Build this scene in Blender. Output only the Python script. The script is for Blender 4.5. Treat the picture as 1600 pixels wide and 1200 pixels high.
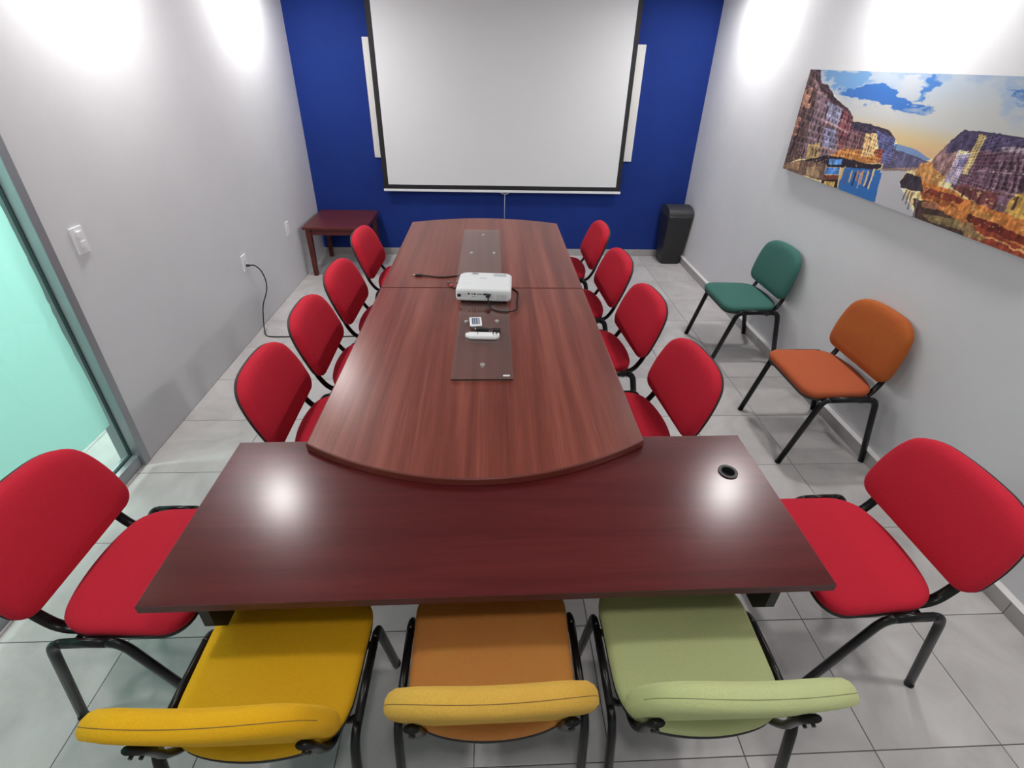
import bpy, bmesh, math, random
import numpy as np
from mathutils import Vector, Matrix
random.seed(7)
rng = np.random.default_rng(11)
PI = math.pi

# ------------------------------------------------------------------ clear
for o in list(bpy.data.objects):
    bpy.data.objects.remove(o, do_unlink=True)
scene = bpy.context.scene
COL = scene.collection

# ------------------------------------------------------------------ camera (solved from the floor tile grid)
def make_camera():
    f, cx, cy = 768.84, 804.77, 538.24
    p, y, r = 0.5249, -0.056, 0.0264
    fw = Vector((-math.sin(y) * math.cos(p), math.cos(y) * math.cos(p), -math.sin(p)))
    rt = Vector((math.cos(y), math.sin(y), 0))
    up = rt.cross(fw)
    r2 = rt * math.cos(r) + up * math.sin(r)
    u2 = -rt * math.sin(r) + up * math.cos(r)
    cd = bpy.data.cameras.new('camera')
    cd.sensor_fit = 'HORIZONTAL'
    cd.sensor_width = 36.0
    cd.lens = f / 1600 * 36.0
    cd.shift_x = -(cx - 800) / 1600
    cd.shift_y = (cy - 600) / 1600
    cd.clip_start = 0.02
    co = bpy.data.objects.new('camera', cd)
    M = Matrix((( r2.x, u2.x, -fw.x, -0.1364), (r2.y, u2.y, -fw.y, -1.1205), (r2.z, u2.z, -fw.z, 1.9461), (0, 0, 0, 1)))
    co.matrix_world = M
    COL.objects.link(co)
    scene.camera = co
make_camera()

# ------------------------------------------------------------------ world, lights, exposure
world = bpy.data.worlds.new('world')
scene.world = world
world.use_nodes = True
world.node_tree.nodes['Background'].inputs[0].default_value = (0.8, 0.86, 0.9, 1)
world.node_tree.nodes['Background'].inputs[1].default_value = 0.25
scene.view_settings.view_transform = 'Standard'
scene.view_settings.look = 'None'
scene.view_settings.gamma = 1.0
scene.view_settings.use_curve_mapping = False
scene.view_settings.exposure = 0.0

CEIL = 2.55
LAMP_W = 18.8            # watts of each recessed downlight
LAMP_SPREAD = math.radians(176)
LAMP_COL = (1.0, 0.975, 0.965)
HALL_W = 36.0

# room extents (metres)
XL, XR, YB, YF = -2.007, 2.007, 4.289, -2.2
HALL_X = -3.60
TILE, TX0, TY0 = 0.44, 1.566, 0.0

# ------------------------------------------------------------------ materials
MATS = {}
def new_mat(name):
    m = bpy.data.materials.new(name)
    m.use_nodes = True
    MATS[name] = m
    nt = m.node_tree
    b = nt.nodes['Principled BSDF']
    return m, nt, b
def setp(b, **k):
    for n, v in k.items():
        n = n.replace('_', ' ')
        if n in b.inputs:
            if isinstance(v, tuple) and len(v) == 3: v = v + (1,)
            b.inputs[n].default_value = v
def plain(name, col, rough=0.5, **k):
    m, nt, b = new_mat(name)
    setp(b, Base_Color=col, Roughness=rough, **k)
    return m
def node(nt, t, **k):
    n = nt.nodes.new(t)
    for a, v in k.items():
        if hasattr(n, a): setattr(n, a, v)
        else: n.inputs[a.replace('_', ' ')].default_value = v
    return n
def L(nt, a, b): nt.links.new(a, b)
def coords(nt, scale=(1, 1, 1), rot=(0, 0, 0), world=False):
    if world:
        g = nt.nodes.new('ShaderNodeNewGeometry'); out = g.outputs['Position']
    else:
        g = nt.nodes.new('ShaderNodeTexCoord'); out = g.outputs['Object']
    mp = nt.nodes.new('ShaderNodeMapping')
    mp.inputs['Scale'].default_value = scale
    mp.inputs['Rotation'].default_value = rot
    L(nt, out, mp.inputs['Vector'])
    return mp.outputs['Vector']
def noise(nt, vec, scale, detail=3, rough=0.55, dist=0.0):
    n = node(nt, 'ShaderNodeTexNoise')
    n.inputs['Scale'].default_value = scale
    n.inputs['Detail'].default_value = detail
    n.inputs['Roughness'].default_value = rough
    n.inputs['Distortion'].default_value = dist
    L(nt, vec, n.inputs['Vector'])
    return n.outputs['Fac']
def ramp(nt, fac, stops):
    r = nt.nodes.new('ShaderNodeValToRGB')
    e = r.color_ramp.elements
    while len(e) < len(stops): e.new(0.5)
    for el, (p, c) in zip(e, stops):
        el.position = p
        el.color = tuple(c) + (1,) if len(c) == 3 else c
    L(nt, fac, r.inputs['Fac'])
    return r.outputs['Color']
def bump(nt, b, fac, strength, dist=0.002):
    bn = nt.nodes.new('ShaderNodeBump')
    bn.inputs['Strength'].default_value = strength
    bn.inputs['Distance'].default_value = dist
    L(nt, fac, bn.inputs['Height'])
    L(nt, bn.outputs['Normal'], b.inputs['Normal'])

def wall_paint(name, c1, c2, rough=0.6, spec=0.4):
    m, nt, b = new_mat(name)
    v = coords(nt, world=True)
    f = noise(nt, v, 1.7, 4, 0.6)
    L(nt, ramp(nt, f, [(0.3, c1), (0.7, c2)]), b.inputs['Base Color'])
    setp(b, Roughness=rough, Specular_IOR_Level=spec)
    f2 = noise(nt, v, 55, 3)
    bump(nt, b, f2, 0.12, 0.003)
    return m
wall_paint('wall_grey', (0.70, 0.705, 0.725), (0.745, 0.75, 0.77))
wall_paint('wall_blue', (0.0095, 0.030, 0.19), (0.012, 0.037, 0.225), 0.8, 0.2)
wall_paint('ceiling_white', (0.83, 0.83, 0.82), (0.86, 0.86, 0.85))
wall_paint('hall_white', (0.78, 0.80, 0.79), (0.82, 0.84, 0.83))

def tile_mat(name, ca, cb, cc, rough=0.32):
    m, nt, b = new_mat(name)
    v = coords(nt, world=True)
    oi = nt.nodes.new('ShaderNodeObjectInfo')
    off = node(nt, 'ShaderNodeVectorMath', operation='MULTIPLY_ADD')
    comb = nt.nodes.new('ShaderNodeCombineXYZ')
    L(nt, oi.outputs['Random'], comb.inputs[0]); L(nt, oi.outputs['Random'], comb.inputs[1]); L(nt, oi.outputs['Random'], comb.inputs[2])
    L(nt, comb.outputs[0], off.inputs[0]); off.inputs[1].default_value = (13, 17, 5); L(nt, v, off.inputs[2])
    f = noise(nt, off.outputs[0], 3.2, 6, 0.62, 0.9)
    col = ramp(nt, f, [(0.30, ca), (0.52, cb), (0.72, cc)])
    L(nt, col, b.inputs['Base Color'])
    b.inputs['Roughness'].default_value = rough
    f2 = noise(nt, v, 30, 4)
    bump(nt, b, f2, 0.06, 0.002)
    return m
tile_mat('floor_tile', (0.43, 0.413, 0.407), (0.53, 0.51, 0.50), (0.60, 0.582, 0.572))
tile_mat('skirting_tile', (0.34, 0.325, 0.315), (0.40, 0.385, 0.375), (0.46, 0.44, 0.43))
plain('grout', (0.13, 0.125, 0.12), 0.9)
plain('skirting_cap', (0.72, 0.71, 0.70), 0.5)

def wood_mat(name, dark, mid, light, scale, rough, rot=(0, 0, 0), spec=0.5, fine=0.25, tight=0.18):
    m, nt, b = new_mat(name)
    v = coords(nt, scale=scale, rot=rot, world=True)
    f = noise(nt, v, 1.0, 4, 0.55, 0.6)
    v2 = coords(nt, scale=tuple(s * 9 for s in scale), rot=rot, world=True)
    g = noise(nt, v2, 1.0, 3, 0.6, 0.2)
    mx = node(nt, 'ShaderNodeMix', data_type='FLOAT')
    mx.inputs[0].default_value = fine
    L(nt, f, mx.inputs[2]); L(nt, g, mx.inputs[3])
    L(nt, ramp(nt, mx.outputs[0], [(0.5 - tight, dark), (0.5, mid), (0.5 + tight, light)]), b.inputs['Base Color'])
    setp(b, Roughness=rough, Specular_IOR_Level=spec)
    bump(nt, b, g, 0.05, 0.001)
    return m
wood_mat('cherry_laminate', (0.125, 0.025, 0.016), (0.190, 0.042, 0.027), (0.265, 0.072, 0.049), (15, 0.45, 1), 0.28, spec=0.45, tight=0.15)
wood_mat('cherry_edge', (0.12, 0.022, 0.016), (0.15, 0.03, 0.022), (0.19, 0.042, 0.03), (1, 1, 8), 0.4)
wood_mat('mahogany_laminate', (0.073, 0.0080, 0.0085), (0.092, 0.0108, 0.0112), (0.112, 0.0145, 0.0145), (0.9, 14, 1), 0.225, spec=0.36)
wood_mat('mahogany_edge', (0.06, 0.014, 0.014), (0.075, 0.017, 0.017), (0.09, 0.021, 0.02), (1, 1, 9), 0.4)
wood_mat('mahogany_side_table', (0.080, 0.016, 0.014), (0.10, 0.020, 0.017), (0.13, 0.027, 0.022), (2, 12, 2), 0.33, spec=0.35)

def fabric(name, c, c2=None, patch=0.0, wear=None):
    m, nt, b = new_mat(name)
    c2 = c2 or tuple(x * 0.86 for x in c)
    v = coords(nt)
    f = noise(nt, v, 320, 2, 0.6)
    col = ramp(nt, f, [(0.3, c2), (0.7, c)])
    if wear:
        g = noise(nt, v, 5.0, 4, 0.6, 0.4)
        mx = node(nt, 'ShaderNodeMix', data_type='RGBA')
        L(nt, ramp(nt, g, [(0.45, (0, 0, 0)), (0.75, (1, 1, 1))]), mx.inputs[0])
        L(nt, col, mx.inputs[6]); mx.inputs[7].default_value = tuple(wear) + (1,)
        col = mx.outputs[2]
    L(nt, col, b.inputs['Base Color'])
    setp(b, Roughness=0.92, Specular_IOR_Level=0.15, Sheen_Weight=0.25, Sheen_Roughness=0.5, Sheen_Tint=tuple(min(1, x * 1.4 + 0.08) for x in c))
    bump(nt, b, f, 0.25, 0.0008)
    return m
fabric('fabric_red', (0.56, 0.021, 0.042), (0.47, 0.016, 0.034))
fabric('fabric_yellow', (0.74, 0.40, 0.012), (0.64, 0.34, 0.010), wear=(0.70, 0.37, 0.016))
fabric('fabric_mustard', (0.68, 0.41, 0.075), (0.58, 0.34, 0.058), wear=(0.60, 0.34, 0.06))
fabric('fabric_tan_orange', (0.60, 0.235, 0.060), (0.51, 0.195, 0.05), wear=(0.55, 0.25, 0.055))
fabric('fabric_pale_green', (0.53, 0.57, 0.27), (0.46, 0.50, 0.235), wear=(0.47, 0.53, 0.27))
fabric('fabric_dark_green', (0.048, 0.145, 0.120), (0.040, 0.12, 0.10))
fabric('fabric_rust', (0.40, 0.098, 0.026), (0.34, 0.08, 0.02), wear=(0.40, 0.115, 0.022))
fabric('fabric_rust_seat', (0.42, 0.098, 0.040), (0.36, 0.082, 0.032))
plain('black_paint', (0.006, 0.006, 0.0065), 0.30, Specular_IOR_Level=0.35)
plain('black_plastic', (0.016, 0.016, 0.017), 0.5)
plain('black_rubber', (0.012, 0.012, 0.012), 0.8)
plain('bin_black', (0.017, 0.017, 0.019), 0.42)
plain('bin_lid', (0.034, 0.034, 0.037), 0.5)
plain('white_plastic', (0.90, 0.90, 0.91), 0.30)
plain('projector_white', (0.80, 0.815, 0.83), 0.32)
plain('vent_grey', (0.58, 0.60, 0.62), 0.5)
plain('port_dark', (0.02, 0.02, 0.022), 0.4)
plain('port_grey', (0.22, 0.23, 0.24), 0.4)
plain('label_white', (0.70, 0.72, 0.74), 0.5)
plain('lens_glass', (0.01, 0.01, 0.014), 0.08)
plain('screen_white', (0.745, 0.755, 0.76), 0.75)
plain('screen_black', (0.010, 0.010, 0.013), 0.7)
plain('bar_white', (0.85, 0.85, 0.86), 0.35)
plain('board_white', (0.72, 0.71, 0.68), 0.45)
plain('aluminium', (0.36, 0.38, 0.40), 0.38, Metallic=0.55)
plain('glass_edge', (0.03, 0.035, 0.03), 0.2)
plain('gasket', (0.02, 0.05, 0.05), 0.6)
plain('chrome', (0.7, 0.7, 0.72), 0.25, Metallic=1.0)
plain('steel_button', (0.62, 0.60, 0.58), 0.35, Metallic=0.8)
plain('plug_red', (0.45, 0.06, 0.06), 0.5)
plain('canvas_edge', (0.10, 0.065, 0.055), 0.7)
plain('button_blue', (0.05, 0.08, 0.16), 0.5)
plain('seam_brown', (0.22, 0.12, 0.03), 0.9)
plain('seam_green', (0.24, 0.25, 0.12), 0.9)
plain('cord_grey', (0.42, 0.43, 0.47), 0.6)
plain('button_grey', (0.30, 0.32, 0.36), 0.5)

m, nt, b = new_mat('lamp_glow')
setp(b, Base_Color=(0.9, 0.9, 0.9), Emission_Color=(1, 0.98, 0.96), Emission_Strength=12.0)

# clear tinted sheets: what passes through is tinted, the rest mirrors by Fresnel
def sheet_glass(name, tint, rough=0.02, ior=1.5):
    m = bpy.data.materials.new(name); m.use_nodes = True; MATS[name] = m
    nt = m.node_tree; nt.nodes.clear()
    out = nt.nodes.new('ShaderNodeOutputMaterial')
    tr = nt.nodes.new('ShaderNodeBsdfTransparent'); tr.inputs[0].default_value = tint + (1,)
    gl = nt.nodes.new('ShaderNodeBsdfGlossy'); gl.inputs['Roughness'].default_value = rough
    fr = nt.nodes.new('ShaderNodeFresnel'); fr.inputs[0].default_value = ior
    mx = nt.nodes.new('ShaderNodeMixShader')
    ge = nt.nodes.new('ShaderNodeNewGeometry')          # the inner side of each face only lets light out
    sw = node(nt, 'ShaderNodeMath', operation='SUBTRACT'); sw.inputs[0].default_value = 1.0
    L(nt, ge.outputs['Backfacing'], sw.inputs[1])
    ml = node(nt, 'ShaderNodeMath', operation='MULTIPLY'); L(nt, fr.outputs[0], ml.inputs[0]); L(nt, sw.outputs[0], ml.inputs[1])
    L(nt, ml.outputs[0], mx.inputs[0]); L(nt, tr.outputs[0], mx.inputs[1]); L(nt, gl.outputs[0], mx.inputs[2])
    L(nt, mx.outputs[0], out.inputs[0])
    return m
sheet_glass('pane_glass', (0.84, 0.975, 0.94))
sheet_glass('table_glass', (0.92, 0.925, 0.91), 0.08, 2.5)
# frosted film: light passing through is scattered
m = bpy.data.materials.new('frosted_film'); m.use_nodes = True; MATS['frosted_film'] = m
nt = m.node_tree; nt.nodes.clear()
out = nt.nodes.new('ShaderNodeOutputMaterial')
tl = nt.nodes.new('ShaderNodeBsdfTranslucent'); tl.inputs[0].default_value = (0.71, 0.89, 0.865, 1)
df = nt.nodes.new('ShaderNodeBsdfDiffuse'); df.inputs[0].default_value = (0.42, 0.58, 0.54, 1)
mx = nt.nodes.new('ShaderNodeMixShader'); mx.inputs[0].default_value = 0.15
L(nt, tl.outputs[0], mx.inputs[1]); L(nt, df.outputs[0], mx.inputs[2]); L(nt, mx.outputs[0], out.inputs[0])

# printed canvas: colours are stored with the print's mesh
m, nt, b = new_mat('canvas_print')
at = nt.nodes.new('ShaderNodeVertexColor'); at.layer_name = 'print'
L(nt, at.outputs['Color'], b.inputs['Base Color'])
setp(b, Roughness=0.55, Specular_IOR_Level=0.3)

# ------------------------------------------------------------------ builders
def obj(name, data, mat=None, parent=None, loc=(0, 0, 0), rot=(0, 0, 0)):
    o = bpy.data.objects.new(name, data)
    COL.objects.link(o)
    if mat is not None and data is not None and not data.materials:
        data.materials.append(MATS[mat])
    o.parent = parent
    o.location = loc
    o.rotation_euler = rot
    return o
def tag(o, label=None, cat=None, group=None, kind=None):
    if label: o['label'] = label
    if cat: o['category'] = cat
    if group: o['group'] = group
    if kind: o['kind'] = kind
    return o
def empty(name, loc=(0, 0, 0), rz=0.0, label=None, cat=None, group=None, kind=None):
    o = bpy.data.objects.new(name, None)
    o.empty_display_size = 0.1
    COL.objects.link(o)
    o.location = loc
    o.rotation_euler = (0, 0, rz)
    return tag(o, label, cat, group, kind)
def mesh(verts, faces, smooth=False):
    me = bpy.data.meshes.new('mesh')
    me.from_pydata([tuple(v) for v in verts], [], faces)
    bm = bmesh.new(); bm.from_mesh(me)
    bmesh.ops.recalc_face_normals(bm, faces=bm.faces[:])
    bm.to_mesh(me); bm.free()
    if smooth:
        for p in me.polygons: p.use_smooth = True
    me.update()
    return me
class MB:
    """collects shapes for one part"""
    def __init__(s): s.v = []; s.f = []; s.sm = []
    def add(s, v, f, smooth=False):
        n = len(s.v); s.v += [tuple(p) for p in v]; s.f += [tuple(i + n for i in q) for q in f]; s.sm += [smooth] * len(f)
        return s
    def box(s, x0, x1, y0, y1, z0, z1, bev=0.0):
        bm = bmesh.new()
        bmesh.ops.create_cube(bm, size=1.0)
        for v in bm.verts:
            v.co = Vector(((x0 + x1) / 2 + v.co.x * (x1 - x0), (y0 + y1) / 2 + v.co.y * (y1 - y0), (z0 + z1) / 2 + v.co.z * (z1 - z0)))
        if bev > 0:
            bmesh.ops.bevel(bm, geom=bm.edges[:], offset=bev, segments=2, profile=0.6, affect='EDGES')
        bm.verts.index_update()
        s.add([v.co[:] for v in bm.verts], [[v.index for v in f.verts] for f in bm.faces])
        bm.free()
        return s
    def cyl(s, c, r, h, n=20, r2=None, axis='z', smooth=True):
        r2 = r if r2 is None else r2
        v = []; f = []
        for k, (rr, zz) in enumerate(((r, 0), (r2, h))):
            for i in range(n):
                a = 2 * PI * i / n
                p = (rr * math.cos(a), rr * math.sin(a), zz)
                if axis == 'x': p = (p[2], p[0], p[1])
                if axis == 'y': p = (p[0], p[2], p[1])
                v.append((c[0] + p[0], c[1] + p[1], c[2] + p[2]))
        for i in range(n): f.append((i, (i + 1) % n, n + (i + 1) % n, n + i))
        s.add(v, f, smooth)
        s.add(v[:n], [tuple(range(n))[::-1]]); s.add(v[n:], [tuple(range(n))])
        return s
    def ring(s, c, r0, r1, z0, z1, n=28):
        v = []; f = []
        for i in range(n):
            a = 2 * PI * i / n; ca, sa = math.cos(a), math.sin(a)
            for rr, zz in ((r0, z0), (r0, z1), (r1, z1), (r1, z0)):
                v.append((c[0] + rr * ca, c[1] + rr * sa, c[2] + zz))
        for i in range(n):
            j = (i + 1) % n
            for k in range(4):
                f.append((4 * i + k, 4 * i + (k + 1) % 4, 4 * j + (k + 1) % 4, 4 * j + k))
        return s.add(v, f)
    def sweep(s, path, a, b=None, n=10, n1=None, cap=True):
        b = a if b is None else b
        P = [Vector(p) for p in path]
        v = []; f = []
        prev = Vector(n1) if n1 else None
        for i, p in enumerate(P):
            t = (P[min(i + 1, len(P) - 1)] - P[max(i - 1, 0)]).normalized()
            if prev is None:
                prev = Vector((0, 0, 1)) if abs(t.z) < 0.9 else Vector((1, 0, 0))
            u = (prev - t * prev.dot(t))
            if u.length < 1e-6: u = t.orthogonal()
            u.normalize(); w = t.cross(u); prev = u
            for k in range(n):
                q = 2 * PI * k / n
                v.append(p + u * (a * math.cos(q)) + w * (b * math.sin(q)))
        for i in range(len(P) - 1):
            for k in range(n):
                f.append((i * n + k, i * n + (k + 1) % n, (i + 1) * n + (k + 1) % n, (i + 1) * n + k))
        if cap:
            f.append(tuple(range(n))[::-1]); f.append(tuple(range((len(P) - 1) * n, len(P) * n)))
        return s.add(v, f, True)
    def me(s):
        me = bpy.data.meshes.new('mesh')
        me.from_pydata(s.v, [], s.f)
        for p, sm in zip(me.polygons, s.sm): p.use_smooth = sm
        bm = bmesh.new(); bm.from_mesh(me)
        bmesh.ops.recalc_face_normals(bm, faces=bm.faces[:])
        bm.to_mesh(me); bm.free()
        me.update()
        return me
    def build(s, name, mat, parent=None, loc=(0, 0, 0), rot=(0, 0, 0)):
        return obj(name, s.me(), mat, parent, loc, rot)
def rounded(path, radii, seg=6):
    """open polyline with rounded corners"""
    P = [Vector(p) for p in path]
    out = [P[0]]
    for i in range(1, len(P) - 1):
        r = radii[i] if isinstance(radii, (list, tuple)) else radii
        d0 = (P[i - 1] - P[i]); d1 = (P[i + 1] - P[i])
        a = P[i] + d0.normalized() * min(r, d0.length * 0.49)
        c = P[i] + d1.normalized() * min(r, d1.length * 0.49)
        for k in range(seg + 1):
            t = k / seg
            out.append(a * (1 - t) ** 2 + P[i] * 2 * t * (1 - t) + c * t * t)
    out.append(P[-1])
    return out
def smooth_path(pts, n=6):
    P = [Vector(p) for p in pts]; out = []
    for i in range(len(P) - 1):
        p0, p1, p2, p3 = P[max(i - 1, 0)], P[i], P[i + 1], P[min(i + 2, len(P) - 1)]
        for k in range(n):
            t = k / n
            out.append(0.5 * ((2 * p1) + (p2 - p0) * t + (2 * p0 - 5 * p1 + 4 * p2 - p3) * t * t + (-p0 + 3 * p1 - 3 * p2 + p3) * t ** 3))
    out.append(P[-1])
    return out
def outline(corners, seg=7):
    """closed outline, corners (x, y, r)"""
    n = len(corners); out = []
    for i in range(n):
        p = Vector(corners[i][:2]); a = Vector(corners[i - 1][:2]); c = Vector(corners[(i + 1) % n][:2]); r = corners[i][2]
        d0, d1 = a - p, c - p
        s = p + d0.normalized() * min(r, d0.length * 0.48); e = p + d1.normalized() * min(r, d1.length * 0.48)
        for k in range(seg + 1):
            t = k / seg
            # conic with extra weight: closer to a circular arc
            w0, w1, w2 = (1 - t) ** 2, 2 * t * (1 - t) * 0.80, t * t
            out.append((s * w0 + p * w1 + e * w2) / (w0 + w1 + w2))
    return out
def cushion(ol, rings, dome0, dome1, warp):
    """ol closed outline (2D), rings [(inset, w)], both ends closed by a fan"""
    n = len(ol)
    c = sum((Vector(p) for p in ol), Vector((0, 0))) / n
    hx = max(abs(p.x - c.x) for p in ol); hy = max(abs(p.y - c.y) for p in ol)
    v = []; f = []
    for ins, w in rings:
        for p in ol:
            d = p - c
            v.append(warp(c.x + d.x * (1 - ins / hx), c.y + d.y * (1 - ins / hy), w))
    for i in range(len(rings) - 1):
        for k in range(n):
            f.append((i * n + k, i * n + (k + 1) % n, (i + 1) * n + (k + 1) % n, (i + 1) * n + k))
    a = len(v); v.append(warp(c.x, c.y, dome0)); v.append(warp(c.x, c.y, dome1))
    m0 = (len(rings) - 1) * n
    for k in range(n):
        f.append((a, (k + 1) % n, k)); f.append((a + 1, m0 + k, m0 + (k + 1) % n))
    return mesh(v, f, True)
def copy_tree(o, parent=None):
    c = o.copy(); COL.objects.link(c); c.parent = parent
    for ch in o.children: copy_tree(ch, c)
    return c

# ------------------------------------------------------------------ the room
def room():
    # floor with its tiles (the same tiles go on in the corridor behind the glass)
    fl = MB().box(HALL_X, XR + 0.12, YF, YB + 0.12, -0.06, -0.0025).build('floor', 'grout')
    tag(fl, 'grey ceramic tile floor with thin dark joints', None, None, 'structure')
    half = TILE / 2 - 0.0016
    bm = MB().box(-half, half, -half, half, -0.008, 0.0, 0.0012)
    shared = bm.me(); shared.materials.append(MATS['floor_tile'])
    cache = {}
    for i in range(-12, 1):
        for j in range(-5, 10):
            x0, x1 = TX0 + TILE * i, TX0 + TILE * (i + 1)
            y0, y1 = TY0 + TILE * j, TY0 + TILE * (j + 1)
            if i == -8: x0 = XL
            if i == -9: x1 = XL
            x0c, x1c, y0c, y1c = max(x0, HALL_X), min(x1, XR), max(y0, YF), min(y1, YB)
            if x1c - x0c < 0.02 or y1c - y0c < 0.02: continue
            if abs(x1c - x0c - TILE) < 0.01 and (y1c - y0c) > TILE - 0.01:
                o = obj('floor_tile', shared, None, fl, ((x0 + x1) / 2, (y0 + y1) / 2, 0))
            else:
                hx, hy = (x1c - x0c) / 2 - 0.0016, (y1c - y0c) / 2 - 0.0016
                key = (round(hx, 3), round(hy, 3))
                if key not in cache:
                    cache[key] = MB().box(-hx, hx, -hy, hy, -0.008, 0, 0.0012).me(); cache[key].materials.append(MATS['floor_tile'])
                o = obj('floor_tile', cache[key], None, fl, ((x0c + x1c) / 2, (y0c + y1c) / 2, 0))
    tag(MB().box(HALL_X, XR + 0.12, YF, YB + 0.12, CEIL, CEIL + 0.1).build('ceiling', 'ceiling_white'), 'plain white ceiling with recessed downlights', None, None, 'structure')
    tag(MB().box(XL - 0.12, XR + 0.12, YB, YB + 0.12, 0, CEIL).build('wall_back', 'wall_blue'), 'royal blue wall behind the projection screen', None, None, 'structure')
    tag(MB().box(XR, XR + 0.12, YF, YB, 0, CEIL).build('wall_right', 'wall_grey'), 'light grey wall with the canal picture', None, None, 'structure')
    w = MB().box(XL - 0.12, XL, 0.985, YB, 0, CEIL).box(XL - 0.12, XL, -1.75, 0.985, 2.25, CEIL).box(XL - 0.12, XL, YF, -1.75, 0, CEIL)
    tag(w.build('wall_left', 'wall_grey'), 'light grey wall with switch and sockets beside the glass', None, None, 'structure')
    tag(MB().box(HALL_X, XR + 0.12, YF - 0.12, YF, 0, CEIL).build('wall_front', 'wall_grey'), 'light grey wall at the near end of the room', None, None, 'structure')
    tag(MB().box(HALL_X - 0.12, HALL_X, YF, YB, 0, CEIL).build('wall_corridor', 'hall_white'), 'white corridor wall beyond the glass', None, None, 'structure')
    tag(MB().box(HALL_X, XL - 0.12, YB, YB + 0.12, 0, CEIL).build('wall_corridor_end', 'hall_white'), 'white end wall of the corridor', None, None, 'structure')
    # skirting: back and right walls, tile pieces
    bb = empty('baseboard_back', (0, YB, 0), 0, 'beige grey tile skirting below the blue wall', None, None, 'structure')
    x = XL
    while x < XR - 0.02:
        x1 = min(x + TILE, XR)
        MB().box(x + 0.0012, x1 - 0.0012, -0.011, 0, 0, 0.078, 0.0012).build('skirting_tile', 'skirting_tile', bb)
        x = x1
    br = empty('baseboard_right', (XR, 0, 0), 0, 'grey tile skirting with pale top edge along the right wall', None, None, 'structure')
    y = YF
    while y < YB - 0.02:
        y1 = min(y + TILE, YB - 0.012)
        t = MB().box(-0.022, 0, y + 0.0012, y1 - 0.0012, 0, 0.076, 0.0012).build('skirting_tile', 'skirting_tile', br)
        MB().add([(-0.022, y, 0.076), (-0.022, y1, 0.076), (0, y1, 0.088), (0, y, 0.088), (-0.020, y, 0.070), (-0.020, y1, 0.070), (0, y1, 0.070), (0, y, 0.070)],
                 [(0, 1, 2, 3), (4, 5, 6, 7), (0, 1, 5, 4), (0, 3, 7, 4), (1, 2, 6, 5), (2, 3, 7, 6)]).build('top_edge', 'skirting_cap', t)
        y = y1
room()

# glazed partition in the left wall
def glazing():
    g = empty('window_1', (XL, 0, 0), 0, 'green tinted glass partition with frosted film in grey aluminium frame', None, None, 'structure')
    y0, y1, z1 = -1.75, 0.985, 2.25
    MB().box(-0.115, 0.006, y1 - 0.045, y1 - 0.001, 0, z1, 0.003).build('jamb', 'aluminium', g)
    MB().box(-0.115, 0.006, y0 + 0.001, y0 + 0.045, 0, z1, 0.003).build('jamb', 'aluminium', g)
    MB().box(-0.115, 0.006, y0 + 0.045, y1 - 0.045, z1 - 0.05, z1 - 0.001, 0.003).build('head_rail', 'aluminium', g)
    MB().box(-0.085, -0.012, y0 + 0.045, y1 - 0.045, 0, 0.072, 0.003).build('bottom_rail', 'aluminium', g)
    p = MB().box(-0.056, -0.048, y0 + 0.047, y1 - 0.047, 0.074, z1 - 0.052).build('glass_pane', 'pane_glass', g)
    MB().box(-0.060, -0.044, y1 - 0.050, y1 - 0.045, 0.074, z1 - 0.052).box(-0.060, -0.044, y0 + 0.05, y1 - 0.05, 0.070, 0.078).build('gasket', 'gasket', p)
    # film with a slightly ragged cut edge beside the jamb
    zs = np.linspace(0.30, 2.18, 60)
    v = []; f = []
    for k, z in enumerate(zs):
        e = y1 - 0.068 - 0.006 * (0.5 + 0.5 * math.sin(z * 9.0)) - 0.004 * random.random() * (1 if z > 0.6 else 0.2)
        for x in (-0.0582, -0.0568):
            v.append((x, y0 + 0.06, z)); v.append((x, e, z))
    n = len(zs)
    for k in range(n - 1):
        a = 4 * k; c = a + 4
        f += [(a, a + 1, c + 1, c), (a + 2, c + 2, c + 3, a + 3), (a, c, c + 2, a + 2), (a + 1, a + 3, c + 3, c + 1)]
    f += [(0, 2, 3, 1), (4 * n - 4, 4 * n - 3, 4 * n - 1, 4 * n - 2)]
    obj('frosted_film', mesh(v, f), 'frosted_film', p)
glazing()

# ------------------------------------------------------------------ lamps
def downlight(x, y, label, watts=None, group='recessed ceiling downlights', spread=None, size=0.17):
    t = empty('ceiling_downlight', (x, y, CEIL), 0, label, 'downlight', group)
    MB().ring((0, 0, 0), size / 2, size / 2 + 0.022, -0.008, 0.0).build('trim_ring', 'white_plastic', t)
    MB().cyl((0, 0, -0.004), size / 2, 0.0035, 28).build('diffuser', 'lamp_glow', t)
    ld = bpy.data.lights.new('downlight', 'AREA')
    ld.shape = 'DISK'; ld.size = size * 0.95
    ld.energy = LAMP_W if watts is None else watts
    ld.color = LAMP_COL
    ld.spread = LAMP_SPREAD if spread is None else spread
    lo = bpy.data.objects.new('downlight_lamp', ld)
    COL.objects.link(lo); lo.parent = t; lo.location = (0, 0, -0.012)
for x, y, lb, pw in ((-1.77, 3.35, 'round recessed downlight above the left wall near the blue wall', 0.95), (1.77, 3.35, 'round recessed downlight above the right wall near the blue wall', 0.95),
                 (-1.77, 1.68, 'round recessed downlight above the light switch', 0.85), (1.77, 1.68, 'round recessed downlight above the canal picture', 0.85),
                 (-1.77, -0.42, 'round recessed downlight above the red chair by the glass partition', 0.58), (1.77, -0.42, 'round recessed downlight above the red chair at right desk end', 0.60),
                 (-0.1, -1.15, 'round recessed downlight above the near end of the room', 0.5)):
    downlight(x, y, lb, LAMP_W * pw)
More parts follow.
